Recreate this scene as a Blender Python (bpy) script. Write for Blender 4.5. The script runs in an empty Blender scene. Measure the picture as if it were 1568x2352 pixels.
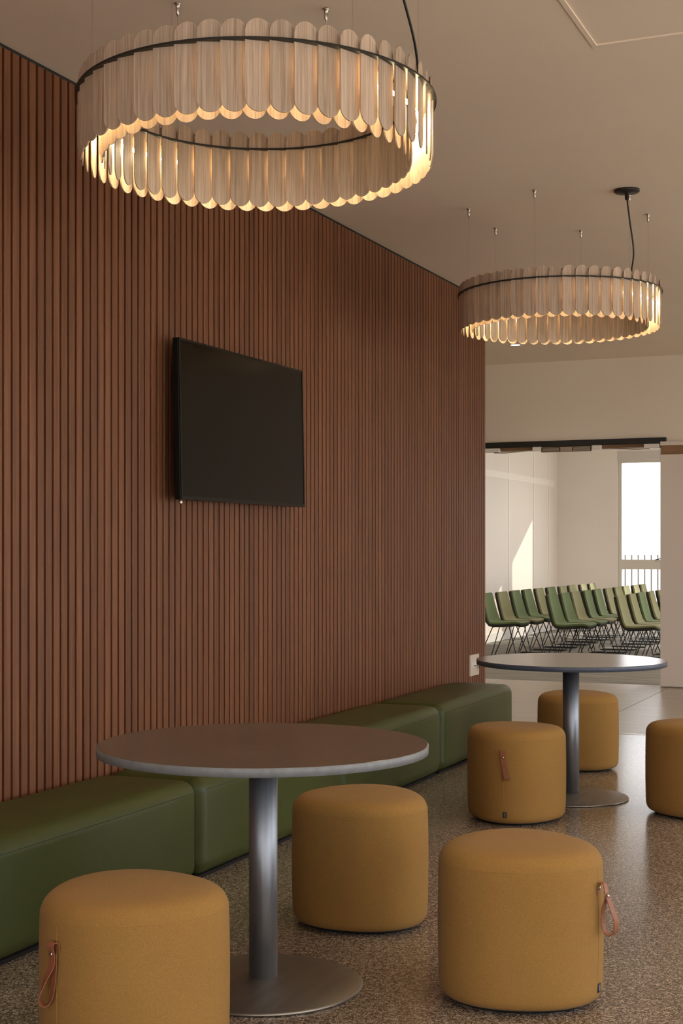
import bpy, bmesh, math, random
from mathutils import Vector, Matrix
R = math.radians
PI = math.pi
random.seed(7)
sc = bpy.context.scene
COL = sc.collection

# ------------------------------------------------------------------ camera
CAM = Vector((3.213, 0.0, 1.3245))
YAW = 23.29
cd = bpy.data.cameras.new('camera'); cam = bpy.data.objects.new('camera', cd); COL.objects.link(cam)
cd.sensor_fit = 'VERTICAL'; cd.sensor_height = 36; cd.sensor_width = 24
cd.lens = 50.0; cd.shift_y = (1262 - 1176) / 2352
cd.clip_start = 0.05; cd.clip_end = 500
cam.location = CAM; cam.rotation_euler = (R(90), 0, R(YAW))
sc.camera = cam

# ------------------------------------------------------------------ sky, sun, exposure
sc.view_settings.view_transform = 'Standard'
sc.view_settings.look = 'None'
sc.view_settings.gamma = 1
sc.view_settings.use_curve_mapping = False
sc.view_settings.exposure = 0.0
sc.cycles.use_denoising = True
sc.cycles.max_bounces = 10
sc.cycles.diffuse_bounces = 6
sc.cycles.glossy_bounces = 5
sc.cycles.transparent_max_bounces = 12
sc.cycles.sample_clamp_indirect = 6
sc.cycles.caustics_reflective = False
sc.cycles.caustics_refractive = False

SUN_DIR = Vector((-1.0, -1.446, -0.853)).normalized()      # direction the sunlight travels
w = bpy.data.worlds.new('sky'); sc.world = w; w.use_nodes = True
nt = w.node_tree; nt.nodes.clear()
wo = nt.nodes.new('ShaderNodeOutputWorld'); wb = nt.nodes.new('ShaderNodeBackground')
wb.inputs['Color'].default_value = (.96, .97, 1.0, 1)      # bright hazy white sky, the same all round
wb.inputs['Strength'].default_value = 3.8
nt.links.new(wb.outputs[0], wo.inputs[0])
w.cycles.sample_map_resolution = 512

sd = bpy.data.lights.new('sun', 'SUN'); sd.energy = 4.4; sd.angle = R(0.6); sd.color = (1, .9, .76)
so = bpy.data.objects.new('sun', sd); COL.objects.link(so)
so.rotation_euler = SUN_DIR.to_track_quat('-Z', 'Y').to_euler(); so.location = (12, 40, 15)

def portal(name, loc, direction, sx, sy):
    d = bpy.data.lights.new(name, 'AREA'); d.shape = 'RECTANGLE'; d.size = sx; d.size_y = sy
    d.cycles.is_portal = True
    o = bpy.data.objects.new(name, d); COL.objects.link(o); o.location = loc
    o.rotation_euler = Vector(direction).to_track_quat('-Z', 'Z').to_euler()
BACK_Y = -3.6
DOWN_W = 24.0             # each unseen downlight added over the lounge
portal('sky_portal_lounge', (3.25, BACK_Y - .12, 1.5), (0, 1, 0), 5.6, 2.5)
portal('sky_portal_side', (6.72, 4.7, 1.35), (-1, 0, 0), 15.0, 2.5)
portal('sky_portal_hall_side', (5.35, 18.5, 1.5), (-1, 0, 0), 8.2, 2.8)
portal('sky_portal_hall', (1.6, 23.45, 1.4), (0, -1, 0), 7.2, 2.8)

# ------------------------------------------------------------------ materials
M = {}
def new_mat(name):
    m = bpy.data.materials.new(name); m.use_nodes = True
    t = m.node_tree; b = t.nodes['Principled BSDF']; M[name] = m
    return m, t, b
def node(t, kind, **kw):
    n = t.nodes.new(kind)
    for k, v in kw.items(): setattr(n, k, v)
    return n
def ramp(t, fac, stops):
    r = t.nodes.new('ShaderNodeValToRGB')
    while len(r.color_ramp.elements) < len(stops): r.color_ramp.elements.new(.5)
    for e, (p, c) in zip(r.color_ramp.elements, stops):
        e.position = p; e.color = (*c, 1)
    t.links.new(fac, r.inputs[0]); return r.outputs[0]
def coords(t, scale, rnd=False, obj=True):
    tc = t.nodes.new('ShaderNodeTexCoord'); mp = t.nodes.new('ShaderNodeMapping')
    mp.inputs['Scale'].default_value = scale
    t.links.new(tc.outputs['Object'], mp.inputs['Vector'])
    if rnd:
        oi = t.nodes.new('ShaderNodeObjectInfo'); mu = node(t, 'ShaderNodeMath', operation='MULTIPLY')
        mu.inputs[1].default_value = 57.0
        t.links.new(oi.outputs['Random'], mu.inputs[0])
        cx = t.nodes.new('ShaderNodeCombineXYZ')
        for i in range(3): t.links.new(mu.outputs[0], cx.inputs[i])
        t.links.new(cx.outputs[0], mp.inputs['Location'])
    return mp.outputs[0]
def noise(t, vec, scale, detail=3, rough=.5, dist=0):
    n = t.nodes.new('ShaderNodeTexNoise'); n.inputs['Scale'].default_value = scale
    n.inputs['Detail'].default_value = detail; n.inputs['Roughness'].default_value = rough
    n.inputs['Distortion'].default_value = dist
    t.links.new(vec, n.inputs['Vector']); return n.outputs[0]
def bump(t, b, h, strength, dist=.002):
    n = t.nodes.new('ShaderNodeBump'); n.inputs['Strength'].default_value = strength
    n.inputs['Distance'].default_value = dist
    t.links.new(h, n.inputs['Height']); t.links.new(n.outputs[0], b.inputs['Normal'])
def val_by_random(t, col, lo, hi, hue=0.0):
    oi = t.nodes.new('ShaderNodeObjectInfo'); mr = t.nodes.new('ShaderNodeMapRange')
    mr.inputs[3].default_value = lo; mr.inputs[4].default_value = hi
    t.links.new(oi.outputs['Random'], mr.inputs[0])
    hs = t.nodes.new('ShaderNodeHueSaturation')
    t.links.new(mr.outputs[0], hs.inputs['Value']); t.links.new(col, hs.inputs['Color'])
    return hs.outputs[0]
def plain(name, c, rough=.6, metal=0, spec=.5, nscale=0, namt=0, bstr=0):
    m, t, b = new_mat(name)
    b.inputs['Base Color'].default_value = (*c, 1); b.inputs['Roughness'].default_value = rough
    b.inputs['Metallic'].default_value = metal; b.inputs['Specular IOR Level'].default_value = spec
    if nscale:
        n = noise(t, coords(t, (1, 1, 1)), nscale, 4)
        lo = tuple(x * (1 - namt) for x in c); hi = tuple(min(1, x * (1 + namt)) for x in c)
        t.links.new(ramp(t, n, [(.3, lo), (.7, hi)]), b.inputs['Base Color'])
        if bstr: bump(t, b, n, bstr)
    return m
def wood(name, dark, mid, light, sc_=(60, 60, 1.6), rough=.5, lo=.85, hi=1.12, bstr=.15, spec=.35):
    m, t, b = new_mat(name)
    v = coords(t, sc_, rnd=True)
    n1 = noise(t, v, 1.0, 5, .6, .6)
    n2 = noise(t, v, 4.0, 3, .6, .2)
    mx = node(t, 'ShaderNodeMath', operation='MULTIPLY_ADD'); mx.inputs[1].default_value = .35
    t.links.new(n2, mx.inputs[0])
    m2 = node(t, 'ShaderNodeMath', operation='MULTIPLY'); m2.inputs[1].default_value = .65
    t.links.new(n1, m2.inputs[0]); t.links.new(m2.outputs[0], mx.inputs[2])
    c = ramp(t, mx.outputs[0], [(.32, dark), (.5, mid), (.68, light)])
    t.links.new(val_by_random(t, c, lo, hi), b.inputs['Base Color'])
    b.inputs['Roughness'].default_value = rough; b.inputs['Specular IOR Level'].default_value = spec
    bump(t, b, mx.outputs[0], bstr, .001)
    return m
wood('slat_wood', (.115, .041, .017), (.182, .069, .029), (.24, .098, .045), sc_=(45, 45, 1.3), rough=.45, lo=.86, hi=1.12)
wood('lamp_wood', (.34, .24, .17), (.57, .435, .33), (.77, .63, .50), sc_=(120, 120, 2.6), rough=.55, lo=.82, hi=1.08)
wood('door_wood', (.20, .11, .055), (.28, .155, .08), (.34, .20, .11), sc_=(1.5, 60, 60))
plain('backing', (.055, .023, .012), .8)
plain('shadow_trim', (.02, .018, .015), .8)
plain('ceiling_paint', (.90, .785, .655), .85, nscale=1.2, namt=.02)
plain('wall_paint', (.86, .775, .665), .8, nscale=1.0, namt=.02)
plain('hall_paint', (.80, .745, .69), .75, nscale=.8, namt=.02)
plain('hall_panel', (.79, .725, .655), .55, nscale=.8, namt=.02)
plain('light_band', (.86, .80, .72), .45)  # pale tone for the reflected light on the hall's left wall
plain('white_gloss', (.80, .78, .74), .35)
plain('door_white', (.78, .70, .63), .5)
plain('black_metal', (.012, .012, .011), .45)
plain('black_plate', (.016, .014, .012), .5)
plain('black_gap', (.008, .007, .006), .9)
plain('nickel', (.55, .5, .44), .3, 1)
plain('rivet_metal', (.55, .5, .42), .2, 1)
plain('window_frame', (.62, .58, .52), .5)
plain('blind_box', (.58, .54, .5), .6)
plain('balustrade', (.10, .095, .09), .5)
plain('outdoor_ground', (.78, .74, .66), .9, nscale=.5, namt=.06)
plain('white_plastic', (.75, .66, .56), .4)
plain('plug_black', (.02, .02, .02), .5)
plain('tv_body', (.006, .006, .005), .35, 0, .2)
plain('leather', (.29, .105, .05), .5, nscale=120, namt=.12, bstr=.1)
plain('leather_suede', (.27, .2, .16), .85)
plain('tag_black', (.012, .012, .014), .6)
plain('tag_print', (.5, .5, .5), .6)
plain('edge_grey', (.215, .23, .245), .45, nscale=40, namt=.12)
plain('edge_dark', (.075, .095, .14), .4, nscale=40, namt=.1)
plain('mag_steel', (.5, .45, .38), .35, .8)
plain('aluminium', (.62, .58, .52), .35, .6)
plain('seat_shell', (.012, .012, .010), .5)
plain('strip_metal', (.75, .7, .62), .25, 1)
plain('stitch_green', (.085, .105, .035), .5)
plain('seam_green', (.03, .038, .012), .6)
plain('seam_mustard', (.19, .10, .027), .9)

m, t, b = new_mat('tv_screen')
b.inputs['Base Color'].default_value = (.002, .002, .0018, 1); b.inputs['Roughness'].default_value = .2
b.inputs['Specular IOR Level'].default_value = .13

def leather_green(name, lo, hi):
    m, t, b = new_mat(name)
    v = coords(t, (1, 1, 1))
    n = noise(t, v, 3.0, 3); g = noise(t, v, 420, 2)
    t.links.new(ramp(t, n, [(.3, lo), (.7, hi)]), b.inputs['Base Color'])
    b.inputs['Roughness'].default_value = .42; b.inputs['Specular IOR Level'].default_value = .32
    bump(t, b, g, .12, .001)
leather_green('green_leather', (.053, .066, .017), (.065, .080, .021))

m, t, b = new_mat('mustard_fabric')
v = coords(t, (1, 1, 1))
n = noise(t, v, 500, 2, .7); n2 = noise(t, v, 5, 2)
c1 = ramp(t, n, [(.3, (.265, .142, .038)), (.55, (.355, .195, .053)), (.8, (.45, .265, .082))])
mixn = node(t, 'ShaderNodeMixRGB', blend_type='MULTIPLY'); mixn.inputs[0].default_value = .35
t.links.new(c1, mixn.inputs[1]); t.links.new(ramp(t, n2, [(.3, (.82, .8, .78)), (.7, (1, 1, 1))]), mixn.inputs[2])
t.links.new(mixn.outputs[0], b.inputs['Base Color'])
b.inputs['Roughness'].default_value = .9; b.inputs['Specular IOR Level'].default_value = .2
b.inputs['Sheen Weight'].default_value = .06; b.inputs['Sheen Roughness'].default_value = .5
bump(t, b, n, .25, .0015)

def chair_fabric(name, c):
    m, t, b = new_mat(name)
    n = noise(t, coords(t, (1, 1, 1)), 260, 2)
    t.links.new(ramp(t, n, [(.3, tuple(x * .85 for x in c)), (.7, tuple(x * 1.12 for x in c))]), b.inputs['Base Color'])
    b.inputs['Roughness'].default_value = .85; b.inputs['Sheen Weight'].default_value = .2
chair_fabric('chair_dark_green', (.125, .19, .065))
chair_fabric('chair_olive', (.27, .27, .125))

m, t, b = new_mat('table_laminate')
v = coords(t, (2.2, 26, 10))
n = noise(t, v, 1.6, 5, .65, .8)
t.links.new(ramp(t, n, [(.3, (.092, .076, .063)), (.52, (.125, .104, .088)), (.75, (.175, .150, .128))]), b.inputs['Base Color'])
b.inputs['Roughness'].default_value = .2; b.inputs['Specular IOR Level'].default_value = 1.0
bump(t, b, n, .08, .0008)

m, t, b = new_mat('brushed_steel')
v = coords(t, (160, 160, 2)); n = noise(t, v, 1, 3)
t.links.new(ramp(t, n, [(.3, (.32, .345, .39)), (.7, (.38, .41, .455))]), b.inputs['Base Color'])
b.inputs['Metallic'].default_value = 1; b.inputs['Roughness'].default_value = .5
m, t, b = new_mat('base_steel')
v = coords(t, (30, 3, 3)); n = noise(t, v, 1, 3)
t.links.new(ramp(t, n, [(.3, (.34, .315, .28)), (.7, (.40, .37, .33))]), b.inputs['Base Color'])
b.inputs['Metallic'].default_value = 1; b.inputs['Roughness'].default_value = .48

m, t, b = new_mat('terrazzo')
v = coords(t, (1, 1, 1))
n = noise(t, v, 110, 2.5, .6, 1.6); n3 = noise(t, v, 1.4, 2)
n2 = noise(t, v, 230, 2, .6, .8)
ca = ramp(t, n, [(.45, (.105, .077, .058)), (.51, (.20, .155, .12)), (.58, (.60, .51, .42))])
cb = ramp(t, n2, [(.35, (.7, .66, .62)), (.6, (1, 1, 1))])
mixn = node(t, 'ShaderNodeMixRGB', blend_type='MULTIPLY'); mixn.inputs[0].default_value = .6
t.links.new(ca, mixn.inputs[1]); t.links.new(cb, mixn.inputs[2])
t.links.new(mixn.outputs[0], b.inputs['Base Color'])
b.inputs['Roughness'].default_value = .2; b.inputs['Specular IOR Level'].default_value = .9

m, t, b = new_mat('lobby_tile')
v = coords(t, (1, 5, 1)); n = noise(t, v, 1.6, 5, .6, .4)
t.links.new(ramp(t, n, [(.3, (.42, .37, .31)), (.7, (.52, .46, .39))]), b.inputs['Base Color'])
b.inputs['Roughness'].default_value = .30

m, t, b = new_mat('plank_carpet')
v = coords(t, (.9, 9, 1)); n = noise(t, v, 1.3, 5, .6, .3); g = noise(t, coords(t, (1, 1, 1)), 300, 2)
t.links.new(ramp(t, n, [(.3, (.19, .185, .165)), (.5, (.27, .262, .24)), (.72, (.37, .355, .325))]), b.inputs['Base Color'])
b.inputs['Roughness'].default_value = .9; b.inputs['Specular IOR Level'].default_value = .15
bump(t, b, g, .2)

m, t, b = new_mat('led_glow')
b.inputs['Base Color'].default_value = (1, .9, .7, 1)
b.inputs['Emission Color'].default_value = (1, .86, .50, 1); b.inputs['Emission Strength'].default_value = 90
m, t, b = new_mat('downlight_glow')
b.inputs['Emission Color'].default_value = (1, .85, .62, 1); b.inputs['Emission Strength'].default_value = 8

m = bpy.data.materials.new('window_glass'); m.use_nodes = True; M['window_glass'] = m
t = m.node_tree; t.nodes.clear()
o_ = t.nodes.new('ShaderNodeOutputMaterial'); tr = t.nodes.new('ShaderNodeBsdfTransparent'); gl = t.nodes.new('ShaderNodeBsdfGlossy')
gl.inputs['Roughness'].default_value = .02; mx = t.nodes.new('ShaderNodeMixShader'); mx.inputs[0].default_value = .05
t.links.new(tr.outputs[0], mx.inputs[1]); t.links.new(gl.outputs[0], mx.inputs[2]); t.links.new(mx.outputs[0], o_.inputs[0])

# ------------------------------------------------------------------ helpers
def link(name, bm, mat, parent=None, smooth=False, loc=None, rot=None, angle=40):
    me = bpy.data.meshes.new(name)
    if smooth:
        for f in bm.faces: f.smooth = True
        bm.edges.ensure_lookup_table()
        for e in bm.edges:
            if len(e.link_faces) == 2 and e.calc_face_angle(0) > R(angle): e.smooth = False
    bm.to_mesh(me); bm.free()
    me.materials.append(M[mat])
    o = bpy.data.objects.new(name, me); COL.objects.link(o)
    if parent: o.parent = parent
    if loc is not None: o.location = loc
    if rot is not None: o.rotation_euler = rot
    return o
def inst(name, me, parent=None, loc=(0, 0, 0), rot=(0, 0, 0)):
    o = bpy.data.objects.new(name, me); COL.objects.link(o); o.parent = parent
    o.location = loc; o.rotation_euler = rot; return o
def empty(name, loc=(0, 0, 0), rz=0):
    o = bpy.data.objects.new(name, None); COL.objects.link(o); o.location = loc
    o.rotation_euler = (0, 0, rz); o.empty_display_size = .1; return o
def tag(o, label, cat, group=None):
    o['label'] = label; o['category'] = cat
    if group: o['group'] = group
    return o
def struct(o, label=None):
    o['kind'] = 'structure'
    if label: o['label'] = label
    return o
def box(bm, x0, x1, y0, y1, z0, z1):
    vs = [bm.verts.new((x, y, z)) for x in (x0, x1) for y in (y0, y1) for z in (z0, z1)]
    for f in ((0, 1, 3, 2), (4, 6, 7, 5), (0, 4, 5, 1), (2, 3, 7, 6), (0, 2, 6, 4), (1, 5, 7, 3)):
        bm.faces.new([vs[i] for i in f])
    return bm
def nb(*a): return box(bmesh.new(), *a)
def bevel(bm, w_, seg=2, only=None):
    es = [e for e in bm.edges if only is None or only(e)]
    bmesh.ops.bevel(bm, geom=es, offset=w_, segments=seg, profile=.5, affect='EDGES', clamp_overlap=True)
    return bm
def lathe(bm, prof, n=48, shape=None, cap=True, c=(0, 0)):
    rings = []
    for (r, z) in prof:
        ring = []
        for i in range(n):
            a = 2 * PI * i / n; k = shape(a) if shape else 1
            ring.append(bm.verts.new((c[0] + r * k * math.cos(a), c[1] + r * k * math.sin(a), z)))
        rings.append(ring)
    for p, q in zip(rings, rings[1:]):
        for i in range(n):
            j = (i + 1) % n
            bm.faces.new((p[i], p[j], q[j], q[i]))
    if cap:
        bm.faces.new(rings[0][::-1]); bm.faces.new(rings[-1])
    return bm
def tube(bm, pts, r, n=8, closed=False):
    pts = [Vector(p) for p in pts]; m_ = len(pts); rings = []
    up = None
    for i, p in enumerate(pts):
        if closed: d = pts[(i + 1) % m_] - pts[i - 1]
        else: d = pts[min(i + 1, m_ - 1)] - pts[max(i - 1, 0)]
        d.normalize()
        if up is None:
            up = Vector((0, 0, 1)) if abs(d.z) < .9 else Vector((1, 0, 0))
        s = d.cross(up).normalized(); up = s.cross(d).normalized()
        rings.append([bm.verts.new(p + r * (math.cos(2 * PI * k / n) * s + math.sin(2 * PI * k / n) * up)) for k in range(n)])
    prs = list(zip(rings, rings[1:])) + ([(rings[-1], rings[0])] if closed else [])
    for a, b_ in prs:
        for k in range(n):
            l = (k + 1) % n
            bm.faces.new((a[k], a[l], b_[l], b_[k]))
    if not closed:
        bm.faces.new(rings[0][::-1]); bm.faces.new(rings[-1])
    return bm
def ribbon(bm, pts, sides, half, th):
    """flat strap: pts centre line, sides the width direction at each point"""
    pts = [Vector(p) for p in pts]; rows = []
    for i, p in enumerate(pts):
        d = (pts[min(i + 1, len(pts) - 1)] - pts[max(i - 1, 0)]).normalized()
        s = Vector(sides[i]).normalized(); nrm = d.cross(s).normalized()
        rows.append([bm.verts.new(p + s * half * a + nrm * th * .5 * b_) for a, b_ in ((-1, -1), (1, -1), (1, 1), (-1, 1))])
    for a, b_ in zip(rows, rows[1:]):
        for k in range(4):
            l = (k + 1) % 4
            bm.faces.new((a[k], a[l], b_[l], b_[k]))
    bm.faces.new(rows[0][::-1]); bm.faces.new(rows[-1])
    bmesh.ops.recalc_face_normals(bm, faces=bm.faces)
    return bm
def spline(pts, n=8):
    pts = [Vector(p) for p in pts]; out = []
    q = [pts[0]] + pts + [pts[-1]]
    for i in range(1, len(q) - 2):
        p0, p1, p2, p3 = q[i - 1:i + 3]
        for k in range(n):
            t_ = k / n
            out.append(.5 * (2 * p1 + (p2 - p0) * t_ + (2 * p0 - 5 * p1 + 4 * p2 - p3) * t_ ** 2 + (3 * p1 - p0 - 3 * p2 + p3) * t_ ** 3))
    out.append(pts[-1]); return out
ORD = ['first', 'second', 'third', 'fourth', 'fifth', 'sixth', 'seventh', 'eighth', 'ninth', 'last']

# ------------------------------------------------------------------ setting
CEIL = 3.19
WALL_END = 10.18
FAR_Y = 13.80
RX = 6.6                  # right wall of the lounge
HALL_L, HALL_R, HALL_Y = -2.86, 5.2, 23.2
DOOR_L, DOOR_R, DOOR_H = -1.26, 0.62, 2.345

# floors
struct(link('floor', nb(-.25, RX, BACK_Y, WALL_END, -.12, 0), 'terrazzo'), 'brown terrazzo floor with pale flecks')
fl = struct(link('floor_lobby', nb(-4.6, RX, WALL_END + .012, FAR_Y + .15, -.14, -.004), 'strip_metal'), 'pale smooth tiled lobby floor')
for x0, x1 in ((-4.6, -1.0), (-.994, .702), (.708, 2.9), (2.906, RX)):
    link('tile', nb(x0, x1, WALL_END + .012, FAR_Y + .15, -.012, 0), 'lobby_tile', fl)
struct(link('trim_1', nb(-.25, RX, WALL_END - .006, WALL_END + .018, -.1, .002), 'strip_metal'), 'thin metal strip across the floor')
hf = struct(link('floor_hall', nb(HALL_L, HALL_R, FAR_Y + .15, HALL_Y, -.14, -.002), 'plank_carpet'), 'grey streaked plank carpet of the hall')

# ceiling with the access hatch opening
HX0, HX1, HY0, HY1 = 2.0, 2.6, 4.6, 5.2
bm = bmesh.new()
g = .02
box(bm, -4.6, HX0 - g, BACK_Y, FAR_Y, CEIL, CEIL + .15)
box(bm, HX1 + g, RX, BACK_Y, FAR_Y, CEIL, CEIL + .15)
box(bm, HX0 - g, HX1 + g, BACK_Y, HY0 - g, CEIL, CEIL + .15)
box(bm, HX0 - g, HX1 + g, HY1 + g, FAR_Y, CEIL, CEIL + .15)
struct(link('ceiling', bm, 'ceiling_paint'), 'plain warm white ceiling')
struct(link('ceiling_hall', nb(HALL_L - .15, HALL_R + .15, FAR_Y + .15, HALL_Y + .2, CEIL, CEIL + .15), 'hall_paint'))
ha = empty('access_hatch', (0, 0, CEIL))
tag(ha, 'square flush access hatch with a thin raised frame in the ceiling', 'hatch')
bm = bmesh.new()
for a in ((HX0 - .018, HX0, HY0 - .018, HY1 + .018), (HX1, HX1 + .018, HY0 - .018, HY1 + .018), (HX0, HX1, HY0 - .018, HY0), (HX0, HX1, HY1, HY1 + .018)):
    box(bm, *a, -.004, .05)
link('frame', bm, 'ceiling_paint', ha)
link('panel', nb(HX0 + .003, HX1 - .003, HY0 + .003, HY1 - .003, .0015, .02), 'ceiling_paint', ha)

# slat wall
wl = struct(link('wall_left', nb(-.25, -.020, BACK_Y, WALL_END, 0, CEIL), 'backing'), 'wall clad with vertical reddish brown timber slats')
PITCH, SW, SD = .0524, .0385, .020
bm = nb(-SD, 0, -SW / 2, SW / 2, 0, CEIL - .016); bevel(bm, .0025, 1)
slat0 = link('slat', bm, 'slat_wood', wl, loc=(0, WALL_END - SW / 2, 0))
k = 1
while WALL_END - SW / 2 - k * PITCH > BACK_Y + .1:
    inst('slat', slat0.data, wl, (0, WALL_END - SW / 2 - k * PITCH, 0)); k += 1
struct(link('trim_2', nb(-.020, -.010, BACK_Y, WALL_END, CEIL - .016, CEIL), 'shadow_trim'), 'dark shadow gap trim along the top of the slats')
struct(link('wall_return', nb(-4.6, -.25, WALL_END - .2, WALL_END, 0, CEIL), 'wall_paint'))
struct(link('wall_lobby', nb(-4.75, -4.6, WALL_END - .2, FAR_Y + .15, 0, CEIL), 'wall_paint'))

# far wall with the doorway
bm = bmesh.new()
box(bm, -4.6, DOOR_L, FAR_Y, FAR_Y + .15, 0, CEIL)
box(bm, DOOR_R, RX, FAR_Y, FAR_Y + .15, 0, CEIL)
box(bm, DOOR_L, DOOR_R, FAR_Y, FAR_Y + .15, DOOR_H + .045, CEIL)
struct(link('wall_far', bm, 'wall_paint'), 'plain cream wall above and beside the doorway')
struct(link('trim_3', nb(DOOR_L - .06, DOOR_R + .055, FAR_Y - .05, FAR_Y, DOOR_H, DOOR_H + .055), 'black_metal'), 'black metal head bar over the doorway')
struct(link('trim_4', nb(DOOR_L, DOOR_R, FAR_Y, FAR_Y + .15, DOOR_H - .03, DOOR_H + .045), 'door_wood'), 'brown timber door head')
bm = bmesh.new()
box(bm, DOOR_L, DOOR_L + .004, FAR_Y + .001, FAR_Y + .149, 0, DOOR_H - .03); box(bm, DOOR_R - .004, DOOR_R, FAR_Y + .001, FAR_Y + .149, 0, DOOR_H - .03)
struct(link('trim_5', bm, 'door_white'), 'white door jambs')
# open door leaf folded back on the wall
d1 = struct(empty('door_1', (DOOR_R + .005, FAR_Y, 0)), 'cream door leaf swung fully open against the wall')
link('leaf', bevel(nb(0, .9, -.055, -.008, .012, 2.235), .002, 1), 'door_white', d1)
link('top_rail', nb(0, .9, -.055, -.008, 2.322, 2.36), 'door_white', d1)
link('timber_strip', nb(.01, .9, -.045, -.008, 2.235, 2.322), 'door_wood', d1)
# door closers and the magnetic lock
def closer(x, s, label):
    e = tag(empty('door_closer', (x, FAR_Y - .02, DOOR_H - .045)), label, 'door closer')
    link('body', bevel(nb(-.075, .075, -.03, .03, 0, .042), .006, 2), 'white_gloss', e)
    bm = bmesh.new(); tube(bm, [(-.02 * s, -.01, -.004), (-.14 * s, -.02, -.008), (-.4 * s, .02, .012)], .006, 6)
    link('arm', bm, 'mag_steel', e, True)
closer(DOOR_L + .20, -1, 'pale door closer at the left end of the doorway head')
closer(DOOR_R - .08, 1, 'pale door closer at the right end of the doorway head')
ml = tag(empty('magnetic_lock', (-.295, FAR_Y - .02, DOOR_H - .06)), 'twin steel magnetic door lock under the middle of the doorway head', 'door lock')
link('body', bevel(nb(-.255, .255, -.03, .01, .002, .052), .002, 1), 'mag_steel', ml)
for s in (-1, 1):
    link('bracket', bevel(nb(s * .30 - .045, s * .30 + .045, -.03, .02, .018, .06), .004, 1), 'white_gloss', ml)
    c = s * .155
    link('magnet_plate', nb(c - .095, c + .095, -.034, -.03, .008, .046), 'black_plate', ml)
    bm = bmesh.new()
    for z in (.011, .022, .033): box(bm, c - .085, c + .085, -.036, -.034, z, z + .008)
    link('magnet_core', bm, 'mag_steel', ml)

# right and back walls of the lounge (window wall behind the camera; unseen side windows added for light)
bm = bmesh.new(); rz1 = 2.6; RW = [(-2.75 + 1.5 * i, -1.4 + 1.5 * i) for i in range(10)]
ys = [BACK_Y] + [q for p in RW for q in p] + [FAR_Y + .15]
for i in range(0, len(ys), 2): box(bm, RX, RX + .15, ys[i], ys[i + 1], 0, CEIL)
for a, b_ in RW: box(bm, RX, RX + .15, a, b_, rz1, CEIL); box(bm, RX, RX + .15, a, b_, 0, .1)
struct(link('wall_right', bm, 'wall_paint'))
for i, (a, b_) in enumerate(RW):
    wn = struct(empty('window_%d' % (i + 8), (RX + .08, a, 0)), 'tall lounge side window, added out of view for daylight')
    W_ = b_ - a; bm = bmesh.new()
    box(bm, -.03, .03, 0, .05, .1, rz1); box(bm, -.03, .03, W_ - .05, W_, .1, rz1); box(bm, -.03, .03, .05, W_ - .05, .1, .15); box(bm, -.03, .03, .05, W_ - .05, rz1 - .05, rz1)
    link('frame', bm, 'window_frame', wn)
    link('pane', nb(-.004, .004, .05, W_ - .05, .15, rz1 - .05), 'window_glass', wn)
bm = bmesh.new(); wx0, wx1, wz0, wz1 = .45, 6.05, .25, 2.75
box(bm, -.25, wx0, BACK_Y - .15, BACK_Y, 0, CEIL); box(bm, wx1, RX + .15, BACK_Y - .15, BACK_Y, 0, CEIL)
box(bm, wx0, wx1, BACK_Y - .15, BACK_Y, 0, wz0); box(bm, wx0, wx1, BACK_Y - .15, BACK_Y, wz1, CEIL)
struct(link('wall_back', bm, 'wall_paint'))
wn = struct(empty('window_1', (0, BACK_Y - .08, 0)), 'wide lounge window')
bm = bmesh.new()
box(bm, wx0, wx1, -.03, .03, wz0, wz0 + .05); box(bm, wx0, wx1, -.03, .03, wz1 - .05, wz1)
for i in range(5):
    x = wx0 + (wx1 - wx0 - .05) * i / 4; box(bm, x, x + .05, -.03, .03, wz0, wz1)
link('frame', bm, 'window_frame', wn)
link('pane', nb(wx0 + .05, wx1 - .05, -.004, .004, wz0 + .05, wz1 - .05), 'window_glass', wn)

# hall shell
whl = struct(link('wall_hall_left', nb(HALL_L - .15, HALL_L, FAR_Y + .15, HALL_Y + .2, 0, CEIL), 'hall_panel'), 'pale left wall of the hall with slim raised strips in place of reflected light bands')
for i in range(8):  # pale raised strips stand in for a grid of reflected light
    y = 21.76 + .9 - 1.36 * i
    if i: y = 21.76 - 1.36 * (i - 1)
    if y > FAR_Y + .2: link('light_band_strip', bevel(nb(HALL_L, HALL_L + .006, y - .02, y + .02, .125, CEIL), .002, 1), 'light_band', whl)
link('light_band_rail', bevel(nb(HALL_L, HALL_L + .005, FAR_Y + .15, HALL_Y - .2, 2.36, 2.46), .002, 1), 'light_band', whl)
struct(link('baseboard_left', nb(HALL_L, HALL_L + .015, FAR_Y + .15, HALL_Y, 0, .125), 'white_gloss'), 'white baseboard')
bm = bmesh.new(); HW = [(14.6 + 1.35 * i, 15.8 + 1.35 * i) for i in range(6)]  # unseen side windows, put in to brighten the hall
ys = [FAR_Y + .15] + [q for p in HW for q in p] + [HALL_Y + .2]
for i in range(0, len(ys), 2): box(bm, HALL_R, HALL_R + .15, ys[i], ys[i + 1], 0, CEIL)
for a, b_ in HW: box(bm, HALL_R, HALL_R + .15, a, b_, 2.95, CEIL); box(bm, HALL_R, HALL_R + .15, a, b_, 0, .1)
struct(link('wall_hall_right', bm, 'hall_paint'))
for i, (a, b_) in enumerate(HW):
    wn = struct(empty('window_%d' % (i + 18), (HALL_R + .08, a, 0)), 'tall hall side window, added out of view for daylight')
    W_ = b_ - a; bm = bmesh.new()
    box(bm, -.03, .03, 0, .05, .1, 2.95); box(bm, -.03, .03, W_ - .05, W_, .1, 2.95); box(bm, -.03, .03, .05, W_ - .05, .1, .15); box(bm, -.03, .03, .05, W_ - .05, 2.9, 2.95)
    link('frame', bm, 'window_frame', wn)
    link('pane', nb(-.004, .004, .05, W_ - .05, .15, 2.9), 'window_glass', wn)
WX = [-1.85 + 1.14 * i for i in range(6)]; WW = .95; WH = 2.93
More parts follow.
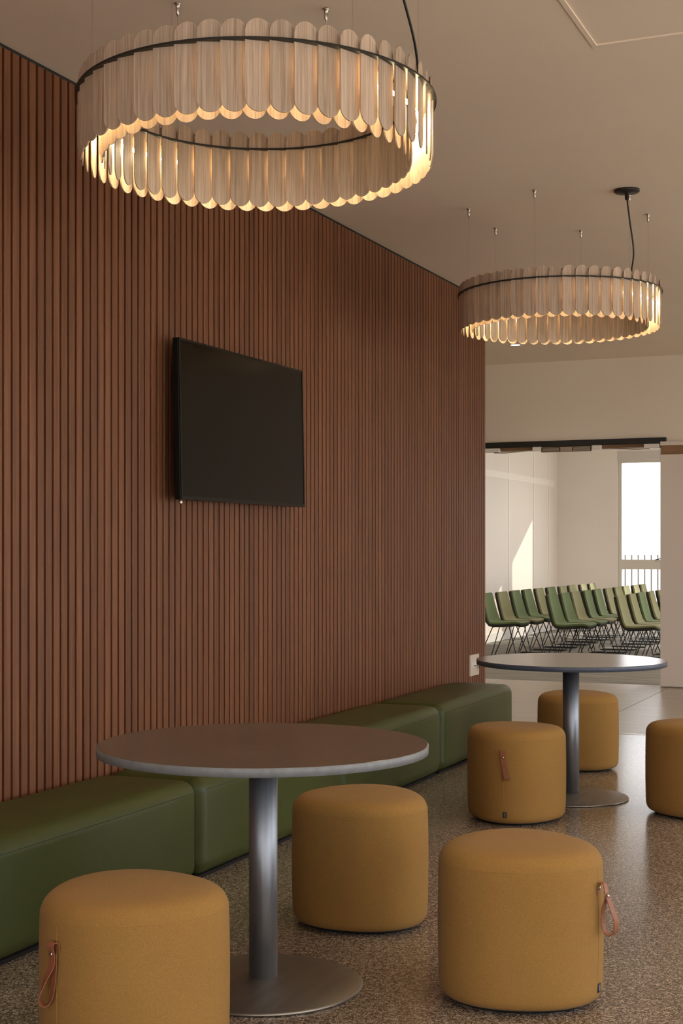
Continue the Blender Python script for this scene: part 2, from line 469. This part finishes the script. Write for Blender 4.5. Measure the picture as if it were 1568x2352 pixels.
bm = bmesh.new()
edges = [HALL_L] + sum(([x, x + WW] for x in WX), []) + [HALL_R]
for i in range(0, len(edges), 2): box(bm, edges[i], edges[i + 1], HALL_Y, HALL_Y + .2, 0, CEIL)
for x in WX:
    box(bm, x, x + WW, HALL_Y, HALL_Y + .2, WH, CEIL); box(bm, x, x + WW, HALL_Y, HALL_Y + .2, 0, .06)
struct(link('wall_hall_back', bm, 'hall_paint'), 'pale wall with tall windows at the end of the hall')
bb = bmesh.new()
for i in range(0, len(edges), 2): box(bb, edges[i], edges[i + 1], HALL_Y - .015, HALL_Y, 0, .06)
struct(link('baseboard_far', bb, 'white_gloss'))
for i, x in enumerate(WX):
    wn = struct(empty('window_%d' % (i + 2), (x, HALL_Y + .06, 0)), 'tall hall window with a mid rail and blind box')
    f = .05
    bm = bmesh.new()
    box(bm, .012, f + .012, -.03, .05, .06, 2.78); box(bm, WW - f - .012, WW - .012, -.03, .05, .06, 2.78)
    box(bm, f + .012, WW - f - .012, -.03, .05, .06, .12); box(bm, f + .012, WW - f - .012, -.03, .05, 2.74, 2.78)
    link('frame', bm, 'window_frame', wn)
    link('mid_rail', nb(f + .012, WW - f - .012, -.03, .05, 1.0, 1.16), 'window_frame', wn)
    link('blind_box', bevel(nb(-.0, WW, -.07, .05, 2.78, 2.93), .004, 1), 'blind_box', wn)
    link('pane', nb(f + .012, WW - f - .012, .008, .014, 1.16, 2.74), 'window_glass', wn)
    link('pane', nb(f + .012, WW - f - .012, .008, .014, .12, 1.0), 'window_glass', wn)
    bm = bmesh.new(); tube(bm, [(.62, -.03, 1.15), (.62, -.06, 1.16), (.68, -.065, 1.17), (.73, -.065, 1.2)], .008, 6)
    link('handle', bm, 'black_plate', wn, True)
# outdoors
struct(link('ground', nb(-40, 60, HALL_Y + .2, 120, -.2, -.06), 'outdoor_ground'), 'pale paved ground outside')
struct(link('ground_front', nb(-40, 60, -80, BACK_Y - .15, -.3, -.15), 'outdoor_ground'))
struct(link('ground_side', nb(RX + .15, 60, BACK_Y - .15, HALL_Y + .2, -.3, -.15), 'outdoor_ground'))
bl = tag(empty('balustrade', (-3.4, 24.5, -.06)), 'upright bar balustrade outside the hall window', 'balustrade')
link('rail', nb(0, 9, -.02, .02, .08, .12), 'balustrade', bl)
link('rail', nb(0, 9, -.015, .015, 1.10, 1.13), 'balustrade', bl)
p0 = link('baluster', nb(-.011, .011, -.014, .014, 0, 1.29), 'balustrade', bl, loc=(.05, .03, 0))
for i in range(1, 80): inst('baluster', p0.data, bl, (.05 + i * .112, .03, 0))

# recessed downlights: one in view near the doorway, the others unseen, added to brighten lounge and hall
def downlight(x, y, label, power):
    dl = tag(empty('downlight', (x, y, CEIL)), label, 'downlight', 'recessed ceiling downlights')
    bm = bmesh.new(); lathe(bm, [(.04, -.003), (.055, -.006), (.06, 0), (.06, .0)], 24, cap=False); link('trim_ring', bm, 'white_gloss', dl, True)
    bm = bmesh.new(); lathe(bm, [(.042, -.004), (.042, -.002)], 24); link('lens', bm, 'downlight_glow', dl)
    d = bpy.data.lights.new('downlight_beam', 'SPOT'); d.energy = power; d.color = (1, .80, .58)
    d.spot_size = R(140); d.spot_blend = .7; d.shadow_soft_size = .12
    o = bpy.data.objects.new('downlight_beam', d); COL.objects.link(o); o.parent = dl; o.location = (0, 0, -.02)
downlight(-.457, 12.53, 'small lit recessed downlight in the ceiling before the doorway', 30)
for yy in (-1.4, .8, 3.0, 5.6, 7.8, 10.0):
    for xx in (3.1, 4.9):
        downlight(xx, yy, 'added recessed downlight over the open side of the lounge, unseen fill light', DOWN_W)
for yy in (15.5, 18.2, 20.9):
    for xx in (-1.3, 1.2, 3.7):
        downlight(xx, yy, 'added fill downlight in the hall ceiling, hidden above the doorway head', 45)

# ------------------------------------------------------------------ pendant lamps
RING_Z = 2.7145
R_OUT, R_IN = .541, .477
def slat_mesh(hw):
    bm = bmesh.new(); top, bot, th = .059, -.197, .002
    pts = []
    for i in range(13):
        a = PI * i / 12; pts.append((hw * math.cos(a), top - hw + hw * math.sin(a)))
    for i in range(13):
        a = PI + PI * i / 12; pts.append((hw * math.cos(a), bot + hw + hw * math.sin(a)))
    A = [bm.verts.new((x, -th, z)) for x, z in pts]; B = [bm.verts.new((x, th, z)) for x, z in pts]
    bm.faces.new(A); bm.faces.new(B[::-1])
    for i in range(len(pts)):
        j = (i + 1) % len(pts); bm.faces.new((A[i], B[i], B[j], A[j]))
    bmesh.ops.recalc_face_normals(bm, faces=bm.faces)
    me = bpy.data.meshes.new('slat'); bm.to_mesh(me); bm.free(); me.materials.append(M['lamp_wood']); return me
SLAT_OUT, SLAT_IN = slat_mesh(.0375), slat_mesh(.0350)
def cam_plan(X, Z):
    """a point X right of and Z ahead of the camera, on the plan"""
    y_ = R(YAW)
    return Vector((CAM.x + X * math.cos(y_) - Z * math.sin(y_), CAM.y + X * math.sin(y_) + Z * math.cos(y_), 0))
def camvec(X, Z):
    v_ = cam_plan(X, Z) - CAM; return (v_.x, v_.y)
def pendant(x, y, label, off, cord_at, canopy_at, seed, lean=0.0, ph_out=.09, ph_in=.8, dz=0.0):
    ld = camvec(0, 1)
    def lz(px, py): return -lean * (px * ld[0] + py * ld[1])      # the ring hangs slightly out of level
    e = tag(empty('pendant_lamp', (x, y, RING_Z + dz), 0), label, 'lamp', 'ring pendant lamps of timber slats')
    n = 100
    bm = bmesh.new()
    ri, ro, th = .467, .560, .003
    rings = [[bm.verts.new((r * math.cos(2 * PI * i / n), r * math.sin(2 * PI * i / n), z + lz(r * math.cos(2 * PI * i / n), r * math.sin(2 * PI * i / n)))) for i in range(n)] for r, z in ((ro, -th), (ro, th), (ri, th), (ri, -th))]
    for a in range(4):
        p, q = rings[a], rings[(a + 1) % 4]
        for i in range(n):
            j = (i + 1) % n; bm.faces.new((p[i], p[j], q[j], q[i]))
    bmesh.ops.recalc_face_normals(bm, faces=bm.faces)
    link('ring_plate', bm, 'black_plate', e, True)
    bm = bmesh.new()
    tube(bm, [(.506 * math.cos(2 * PI * i / 96), .506 * math.sin(2 * PI * i / 96), -.062 + lz(.506 * math.cos(2 * PI * i / 96), .506 * math.sin(2 * PI * i / 96))) for i in range(96)], .006, 6, True)
    link('led_tube', bm, 'led_glow', e, True)
    rng = random.Random(seed)
    for rad, ph, NS, SLAT, TILT in ((R_OUT, ph_out, 51, SLAT_OUT, R(11)), (R_IN, ph_in, 46, SLAT_IN, R(10.5))):
        for i in range(NS):
            a = 2 * PI * (i + ph) / NS
            # local +x of the slat runs along the ring; as the angle grows the slat turns inward
            o = inst('slat', SLAT, e, (rad * math.cos(a), rad * math.sin(a), rng.uniform(-.001, .001) + lz(rad * math.cos(a), rad * math.sin(a))), (0, 0, a + PI / 2 + TILT))
    rm = .508
    for i in range(6):
        a = R(YAW) + off + PI * i / 3
        px, py = rm * math.cos(a), rm * math.sin(a)
        h = CEIL - RING_Z - dz
        bm = bmesh.new(); tube(bm, [(px, py, lz(px, py)), (px, py, h - .04)], .0007, 5); link('suspension_wire', bm, 'nickel', e)
        bm = bmesh.new(); lathe(bm, [(.002, h - .046), (.0045, h - .038), (.0065, h - .034), (.0072, h - .02), (.0075, h - .006), (.0115, h - .004), (.0115, h)], 16, c=(px, py))
        link('ceiling_mount', bm, 'nickel', e, True)
    cx, cy = canopy_at; bx, by = cord_at
    bm = bmesh.new(); lathe(bm, [(.010, h - .05), (.012, h - .018), (.06, h - .014), (.065, h - .01), (.065, h)], 32, c=(cx, cy)); link('canopy', bm, 'black_plate', e, True)
    pts = spline([(cx, cy, h - .045), (cx + (bx - cx) * .2 + .012, cy + .006, h * .66), (cx + (bx - cx) * .65 + .022, cy + (by - cy) * .6, h * .33), (bx + .004, by, .06), (bx, by, 0)], 8)
    bm = bmesh.new(); tube(bm, pts, .0042, 8); link('power_cord', bm, 'black_plate', e, True)
    return e
L1 = cam_plan(-.264, 4.443); L2 = cam_plan(1.2005, 7.85)
pendant(L1.x, L1.y, 'large near ring pendant lamp of pale timber slats above the front table', R(5.5), camvec(.505, .06), camvec(.42, -.30), 3, lean=.0165)
pendant(L2.x, L2.y, 'smaller distant ring pendant lamp of pale timber slats hanging towards the doorway', R(7), camvec(.315, -.40), camvec(.28, -.47), 4, dz=.014)

# ------------------------------------------------------------------ tables
def table(X, Z, label, edge):
    p = cam_plan(X, Z)
    e = tag(empty('cafe_table', (p.x, p.y, 0)), label, 'table', 'round pedestal tables')
    bm = bmesh.new(); lathe(bm, [(.30, .710), (.502, .710), (.5025, .7335), (.501, .735)], 96); link('edge_band', bm, edge, e, True, angle=30)
    bm = bmesh.new(); lathe(bm, [(.5005, .7348), (.4995, .7358)], 96); link('table_top', bm, 'table_laminate', e)
    bm = bmesh.new(); lathe(bm, [(.0435, .026), (.0435, .705)], 48); link('pole', bm, 'brushed_steel', e, True)
    bm = bmesh.new(); lathe(bm, [(.14, .697), (.14, .7099)], 32); link('mounting_plate', bm, 'black_plate', e)
    bm = bmesh.new(); lathe(bm, [(.298, .0), (.303, .002), (.303, .007), (.298, .010), (.22, .017), (.10, .025), (.045, .029)], 80); link('base_disc', bm, 'base_steel', e, True)
    return e
table(-.238, 4.327, 'near round grey-brown table on a steel pedestal', 'edge_grey')
table(1.2256, 7.60, 'far round table with dark edge, before the doorway', 'edge_dark')

# ------------------------------------------------------------------ bench modules
def bench(y0, y1, label):
    L = y1 - y0; D, H, PL = .452, .408, .013
    e = tag(empty('bench_module', (.004, y0, 0)), label, 'bench', 'green upholstered bench modules')
    bm = nb(0, D, .003, L - .003, PL, H)
    bmesh.ops.subdivide_edges(bm, edges=[ed for ed in bm.edges], cuts=5, use_grid_fill=True)
    es = [ed for ed in bm.edges if len(ed.link_faces) == 2 and ed.calc_face_angle(0) > .5]
    bmesh.ops.bevel(bm, geom=es, offset=.058, segments=7, profile=.5, affect='EDGES', clamp_overlap=True)
    for v_ in bm.verts:      # soft upholstery: the faces swell a little
        u, s, z = (v_.co.x / D) * 2 - 1, (v_.co.y / L) * 2 - 1, ((v_.co.z - PL) / (H - PL)) * 2 - 1
        if z > .99: v_.co.z += .008 * (1 - u * u) * (1 - s ** 4)
        if u > .99: v_.co.x += .006 * (1 - z * z) * (1 - s ** 4)
    link('cushion', bm, 'green_leather', e, True, angle=60)
    zs, r_ = H - .046, .0013
    o_ = .0002
    a = .058
    loop = [(D + .0004, a), (D + .0022, L * .3), (D + .0022, L * .7), (D + .0004, L - a), (D - .0175, L - .0205), (D - a, L - .003 + o_), (.04, L - .003 + o_)]
    bm = bmesh.new(); tube(bm, [(.04, .003 - o_, zs), (D - a, .003 - o_, zs), (D - .0175, .0205, zs)] + [(x, y_, zs) for x, y_ in loop], r_, 6)
    link('seam', bm, 'seam_green', e, True)
    bm = bmesh.new(); tube(bm, [(D + .002, L / 2, .05), (D + .0065, L / 2, .2), (D + .001, L / 2, zs)], .001, 6)
    link('stitch_line', bm, 'stitch_green', e, True)
    link('plinth', nb(.03, D - .03, .03, L - .03, 0, PL), 'black_gap', e)
    return e
B = [3.52, 4.98, 6.44, 7.90, 9.375]
bench(B[0], B[1], 'nearest green bench module against the slats at the left edge')
bench(B[1], B[2], 'green bench module behind the pole of the near table')
bench(B[2], B[3], 'green bench module behind the stool right of the near table')
bench(B[3], B[4], 'farthest green bench module below the wall socket')

# ------------------------------------------------------------------ stools
SR, SH = .2395, .452
def stool_shape(a): return 1 + .045 * math.cos(3 * a)
def handle(e, style):
    r0 = SR * stool_shape(0) + .004
    z0 = .365
    h = empty('handle_tmp'); bpy.data.objects.remove(h)
    # centre line in the (out, along, up) frame of the stool side at angle 0
    if style == 'loop':          # folded tab, rivet, teardrop loop seen edge on
        pts = [(r0, 0, z0 - .035), (r0, 0, z0 - .012), (r0 + .006, 0, z0), (r0 + .018, -.002, z0 - .002), (r0 + .023, -.003, z0 - .018), (r0 + .026, -.004, z0 - .036),
               (r0 + .016, -.002, z0 - .07), (r0 + .012, 0, z0 - .105), (r0 + .018, 0, z0 - .135), (r0 + .034, 0, z0 - .149), (r0 + .050, 0, z0 - .135), (r0 + .053, 0, z0 - .105), (r0 + .041, -.002, z0 - .07), (r0 + .029, -.004, z0 - .036)]
        p = spline(pts, 6)
        sides = [Vector((0, 1, 0)).lerp(Vector((.25, .97, 0)), min(1, i / len(p) * 1.5)) for i in range(len(p))]
    elif style == 'twist':       # loop twisted while hanging
        pts = [(r0 + .001, .006, z0 - .02), (r0 + .003, .004, z0 - .004), (r0 + .014, .002, z0), (r0 + .017, 0, z0 - .014), (r0 + .012, 0, z0 - .030),
               (r0 + .012, -.002, z0 - .06), (r0 + .022, -.012, z0 - .09), (r0 + .026, -.024, z0 - .125), (r0 + .024, -.028, z0 - .150), (r0 + .013, -.020, z0 - .158), (r0 + .006, -.010, z0 - .140), (r0 + .005, -.004, z0 - .10), (r0 + .006, 0, z0 - .05), (r0 + .007, 0, z0 - .028)]
        p = spline(pts, 6); n = len(p); sides = []
        for i in range(n):
            f = i / (n - 1)
            tw = 1.0 * math.exp(-((f - .62) / .17) ** 2)
            sides.append(Vector((math.sin(tw), math.cos(tw), 0)))
    else:                        # flat strap hanging a little askew
        pts = [(r0 + .001, 0, z0 - .012), (r0 + .004, .0, z0), (r0 + .009, 0, z0 - .004), (r0 + .008, .001, z0 - .03), (r0 + .010, .012, z0 - .09), (r0 + .013, .02, z0 - .128), (r0 + .009, .022, z0 - .137), (r0 + .004, .02, z0 - .125), (r0 + .002, .008, z0 - .07), (r0 + .001, .002, z0 - .03)]
        p = spline(pts, 6); sides = [Vector((0, 1, .18 * min(1, i / 14)))for i in range(len(p))]
    bm = ribbon(bmesh.new(), p, sides, {'loop': .0095, 'twist': .0115, 'flat': .0125}[style], .0022)
    h = link('handle', bm, 'leather', e, True)
    # rivet
    if style == 'loop': spots = [((r0 + .0015, 0, z0 - .016), (1, 0, 0)), ((r0 + .030, -.004, z0 - .034), (.9, 0, .3))]
    elif style == 'twist': spots = [((r0 + .0145, 0, z0 - .028), (1, 0, .1))]
    else: spots = [((r0 + .009, .001, z0 - .032), (1, 0, 0))]
    for pos, d in spots:
        bm = bmesh.new(); lathe(bm, [(.006, 0), (.006, .0012), (.0045, .0028), (.0015, .0035)], 16)
        link('rivet', bm, 'rivet_metal', h, True, pos, Vector(d).to_track_quat('Z', 'Y').to_euler())
def stool(X, Z, az, label, style):
    p = cam_plan(X, Z)
    e = tag(empty('pouf_stool', (p.x, p.y, 0), R(az + YAW)), label, 'stool', 'mustard fabric pouf stools')
    r = SR
    prof = [(r * .80, .010), (r - .034, .0105), (r - .018, .016), (r - .007, .028), (r - .001, .055), (r + .0015, .15), (r + .002, .25), (r + .001, .35), (r - .0005, SH - .050), (r - .003, SH - .036), (r - .009, SH - .022), (r - .020, SH - .010), (r - .038, SH - .001), (r * .68, SH + .006), (r * .4, SH + .010), (r * .12, SH + .012)]
    fine = [(q.x, q.z) for q in spline([(a_, 0, b_) for a_, b_ in prof], 3)]
    bm = bmesh.new(); lathe(bm, fine, 128, stool_shape); link('body', bm, 'mustard_fabric', e, True, angle=60)
    def ring(rr, z, rad):
        return tube(bmesh.new(), [(rr * stool_shape(2 * PI * i / 96) * math.cos(2 * PI * i / 96), rr * stool_shape(2 * PI * i / 96) * math.sin(2 * PI * i / 96), z) for i in range(96)], rad, 6, True)
    link('top_seam', ring(r - .0017, SH - .043, .0012), 'mustard_fabric', e, True)
    k = stool_shape(0)
    bm = tube(bmesh.new(), [((q[0]) * k, 0, q[1]) for q in prof[3:9]], .0012, 6); link('side_seam', bm, 'mustard_fabric', e, True)
    bm = bmesh.new(); lathe(bm, [(r - .045, 0), (r - .040, .0105)], 64, stool_shape); link('base', bm, 'black_gap', e)
    if style:
        handle(e, style)
        bm = bevel(nb(r * k, r * k + .0025, .0, .017, .045, .071), .0005, 1); tg = link('label_tag', bm, 'tag_black', e)
        bm = bmesh.new()
        for i in range(6): box(bm, r * k + .0025, r * k + .0028, .0075, .0105, .0495 + i * .003, .0518 + i * .003)
        link('print', bm, 'tag_print', tg)
    return e
stool(-.5395, 3.68, 231, 'mustard pouf stool with twisted leather strap, left of the near table', 'twist')
stool(.0732, 5.085, 75, 'mustard pouf stool behind and right of the near table, before the bench', None)
stool(.5312, 4.243, -34, 'mustard pouf stool with strap looping off its right side, in the foreground', 'loop')
stool(.857, 7.02, 250, 'mustard pouf stool with flat leather strap on its front, before the far table', 'flat')
stool(1.431, 8.64, 90, 'mustard pouf stool standing behind the far table pedestal', None)
stool(1.779, 7.14, 30, 'mustard pouf stool cut off by the right edge of the photo', None)

# ------------------------------------------------------------------ television
TVY0, TVY1, TVZ0, TVZ1 = 5.456, 6.749, 1.545, 2.258
tv = tag(empty('television', (.098, (TVY0 + TVY1) / 2, TVZ0)), 'black flat television on the slatted wall, switched off', 'television')
tv.rotation_euler = (0, R(-1.1), 0)
hw, hh = (TVY1 - TVY0) / 2, TVZ1 - TVZ0
link('housing', bevel(nb(-.030, -.002, -hw, hw, 0, hh), .003, 2), 'tv_body', tv)
link('rear_case', bevel(nb(-.055, -.030, -hw * .55, hw * .55, .12, hh * .6), .01, 2), 'tv_body', tv)
bm = bmesh.new(); f = .010
for a in ((-hw, hw, 0, f * 1.6), (-hw, hw, hh - f, hh), (-hw, -hw + f, f * 1.6, hh - f), (hw - f, hw, f * 1.6, hh - f)): box(bm, -.002, .003, *a)
link('bezel', bm, 'tv_body', tv)
link('screen', nb(-.002, .001, -hw + f, hw - f, f * 1.6, hh - f), 'tv_screen', tv)
link('wall_bracket', nb(-.085, -.055, -.22, .22, .2, hh * .55), 'black_plate', tv)
bm = bmesh.new(); lathe(bm, [(.006, -.02), (.008, -.016), (.008, -.002), (.006, 0)], 12, c=(-.016, -hw + .025)); link('sensor', bm, 'nickel', tv, True)

# ------------------------------------------------------------------ wall socket
so_ = tag(empty('wall_socket', (0, 9.895, .484)), 'white wall socket plate with plug on the slats above the bench', 'socket')
bm = bmesh.new(); a, h_ = .10, .076
for q in ((-a, a, h_ - .022, h_), (-a, a, -h_, -h_ + .022), (-a, -a + .03, -h_ + .022, h_ - .022), (a - .03, a, -h_ + .022, h_ - .022)): box(bm, 0.0, .010, *q)
link('cover_plate', bm, 'white_plastic', so_)
link('recess', nb(-.001, .002, -a + .03, a - .03, -h_ + .022, h_ - .022), 'white_plastic', so_)
link('outlet', bevel(nb(.002, .008, -a + .034, a - .05, -.02, .02), .002, 1), 'white_gloss', so_)
bm = bmesh.new(); tube(bm, spline([(.008, -.02, -.005), (.03, -.01, -.006), (.04, .02, -.012), (.03, .06, -.02), (.012, .075, -.03)], 5), .003, 6); link('plug_cord', bm, 'plug_black', so_, True)

# ------------------------------------------------------------------ hall chairs (sled base, facing +x)
def chair_meshes():
    d = {}
    prof = []   # side profile of the upholstered shell, (x, z) from back top to seat front
    ctrl = [(-.25, .806), (-.241, .76), (-.214, .655), (-.178, .53), (-.150, .470), (-.10, .445), (0, .442), (.12, .452), (.20, .458), (.245, .445)]
    pr = [(v_.x, v_.z) for v_ in spline([(x, 0, z) for x, z in ctrl], 3)]
    def shell(off0, off1, inset):
        bm = bmesh.new(); rows = []
        n = len(pr)
        for i, (x, z) in enumerate(pr):
            x2, z2 = pr[min(i + 1, n - 1)]; x1, z1 = pr[max(i - 1, 0)]
            tx, tz = x2 - x1, z2 - z1; l = math.hypot(tx, tz); nx, nz = -tz / l, tx / l   # normal toward the sitter
            f = i / (n - 1)
            half = .158 + .062 * min(1, f * 1.7)
            if i == 0: half -= .03
            if i >= n - 2: half -= .02 * (i - n + 3)
            half -= inset
            row = []
            for s in (-1, -.7, 0, .7, 1):
                c = .020 * abs(s) ** 2 * (1 if f < .5 else .5)
                row.append((bm.verts.new((x + nx * (off0 + c), s * half, z + nz * (off0 + c))), bm.verts.new((x + nx * (off1 + c), s * half, z + nz * (off1 + c)))))
            rows.append(row)
        for a, b_ in zip(rows, rows[1:]):
            for k in range(4):
                bm.faces.new((a[k][1], b_[k][1], b_[k + 1][1], a[k + 1][1])); bm.faces.new((a[k][0], a[k + 1][0], b_[k + 1][0], b_[k][0]))
            bm.faces.new((a[0][0], b_[0][0], b_[0][1], a[0][1])); bm.faces.new((a[4][0], a[4][1], b_[4][1], b_[4][0]))
        for r_ in (rows[0], rows[-1]):
            for k in range(4): bm.faces.new((r_[k][0], r_[k][1], r_[k + 1][1], r_[k + 1][0]))
        bmesh.ops.recalc_face_normals(bm, faces=bm.faces)
        return bm
    return shell
shell = chair_meshes()
def mk(name, bm, mat, smooth=True):
    o = link(name, bm, mat, None, smooth, angle=50); me = o.data; bpy.data.objects.remove(o); return me
CM = {'pad_d': mk('upholstery', shell(.002, .022, 0), 'chair_dark_green'), 'pad_o': mk('upholstery', shell(.002, .022, 0), 'chair_olive'),
      'shell': mk('shell', shell(-.030, .0015, .004), 'seat_shell')}
bm = bmesh.new()
# one sled side: front leg, floor runner, rear leg
def sled(s):
    bm = bmesh.new()
    p = [(.10, s * .13, .43), (.235, s * .225, .03), (.215, s * .225, .008), (-.225, s * .225, .008), (-.245, s * .225, .03), (-.10, s * .13, .42)]
    tube(bm, p, .006, 6); return bm
CM['sled_l'] = mk('sled_frame', sled(1), 'black_metal'); CM['sled_r'] = mk('sled_frame', sled(-1), 'black_metal')
bm = bmesh.new(); tube(bm, [(0, -.135, .420), (0, .135, .420)], .007, 6)
CM['cross'] = mk('cross_bar', bm, 'black_metal')
rows = [(-1.635, 16.12, 10, 'dodoodooo o'.replace(' ', ''), "in the row along the hall's left wall", 'hall chairs by the left wall'),
        (-.825, 15.98, 10, 'ddoddooooo', 'in the middle row of hall chairs', 'hall chairs in the middle row'),
        (-.01, 15.92, 5, 'oodoo', 'in the row nearest the open door', 'hall chairs by the door leaf')]
for X, Y0, n, cols, where, grp in rows:
    cols = {'hall chairs by the left wall': 'doddodoooo'}.get(grp, cols)
    for i in range(n):
        e = empty('hall_chair', (X + random.uniform(-.015, .015), Y0 + .587 * i, 0), R(random.uniform(-2.5, 2.5)))
        kind = cols[i]
        tag(e, '%s sled-base chair, %s from the doorway %s' % ('dark green' if kind == 'd' else 'olive green', ORD[i] if i < 9 else 'tenth', where), 'chair', grp)
        inst('upholstery', CM['pad_' + kind], e); inst('shell', CM['shell'], e)
        inst('sled_frame', CM['sled_l'], e); inst('sled_frame', CM['sled_r'], e); inst('cross_bar', CM['cross'], e, (.10, 0, .005)); inst('cross_bar', CM['cross'], e, (-.10, 0, -.003))
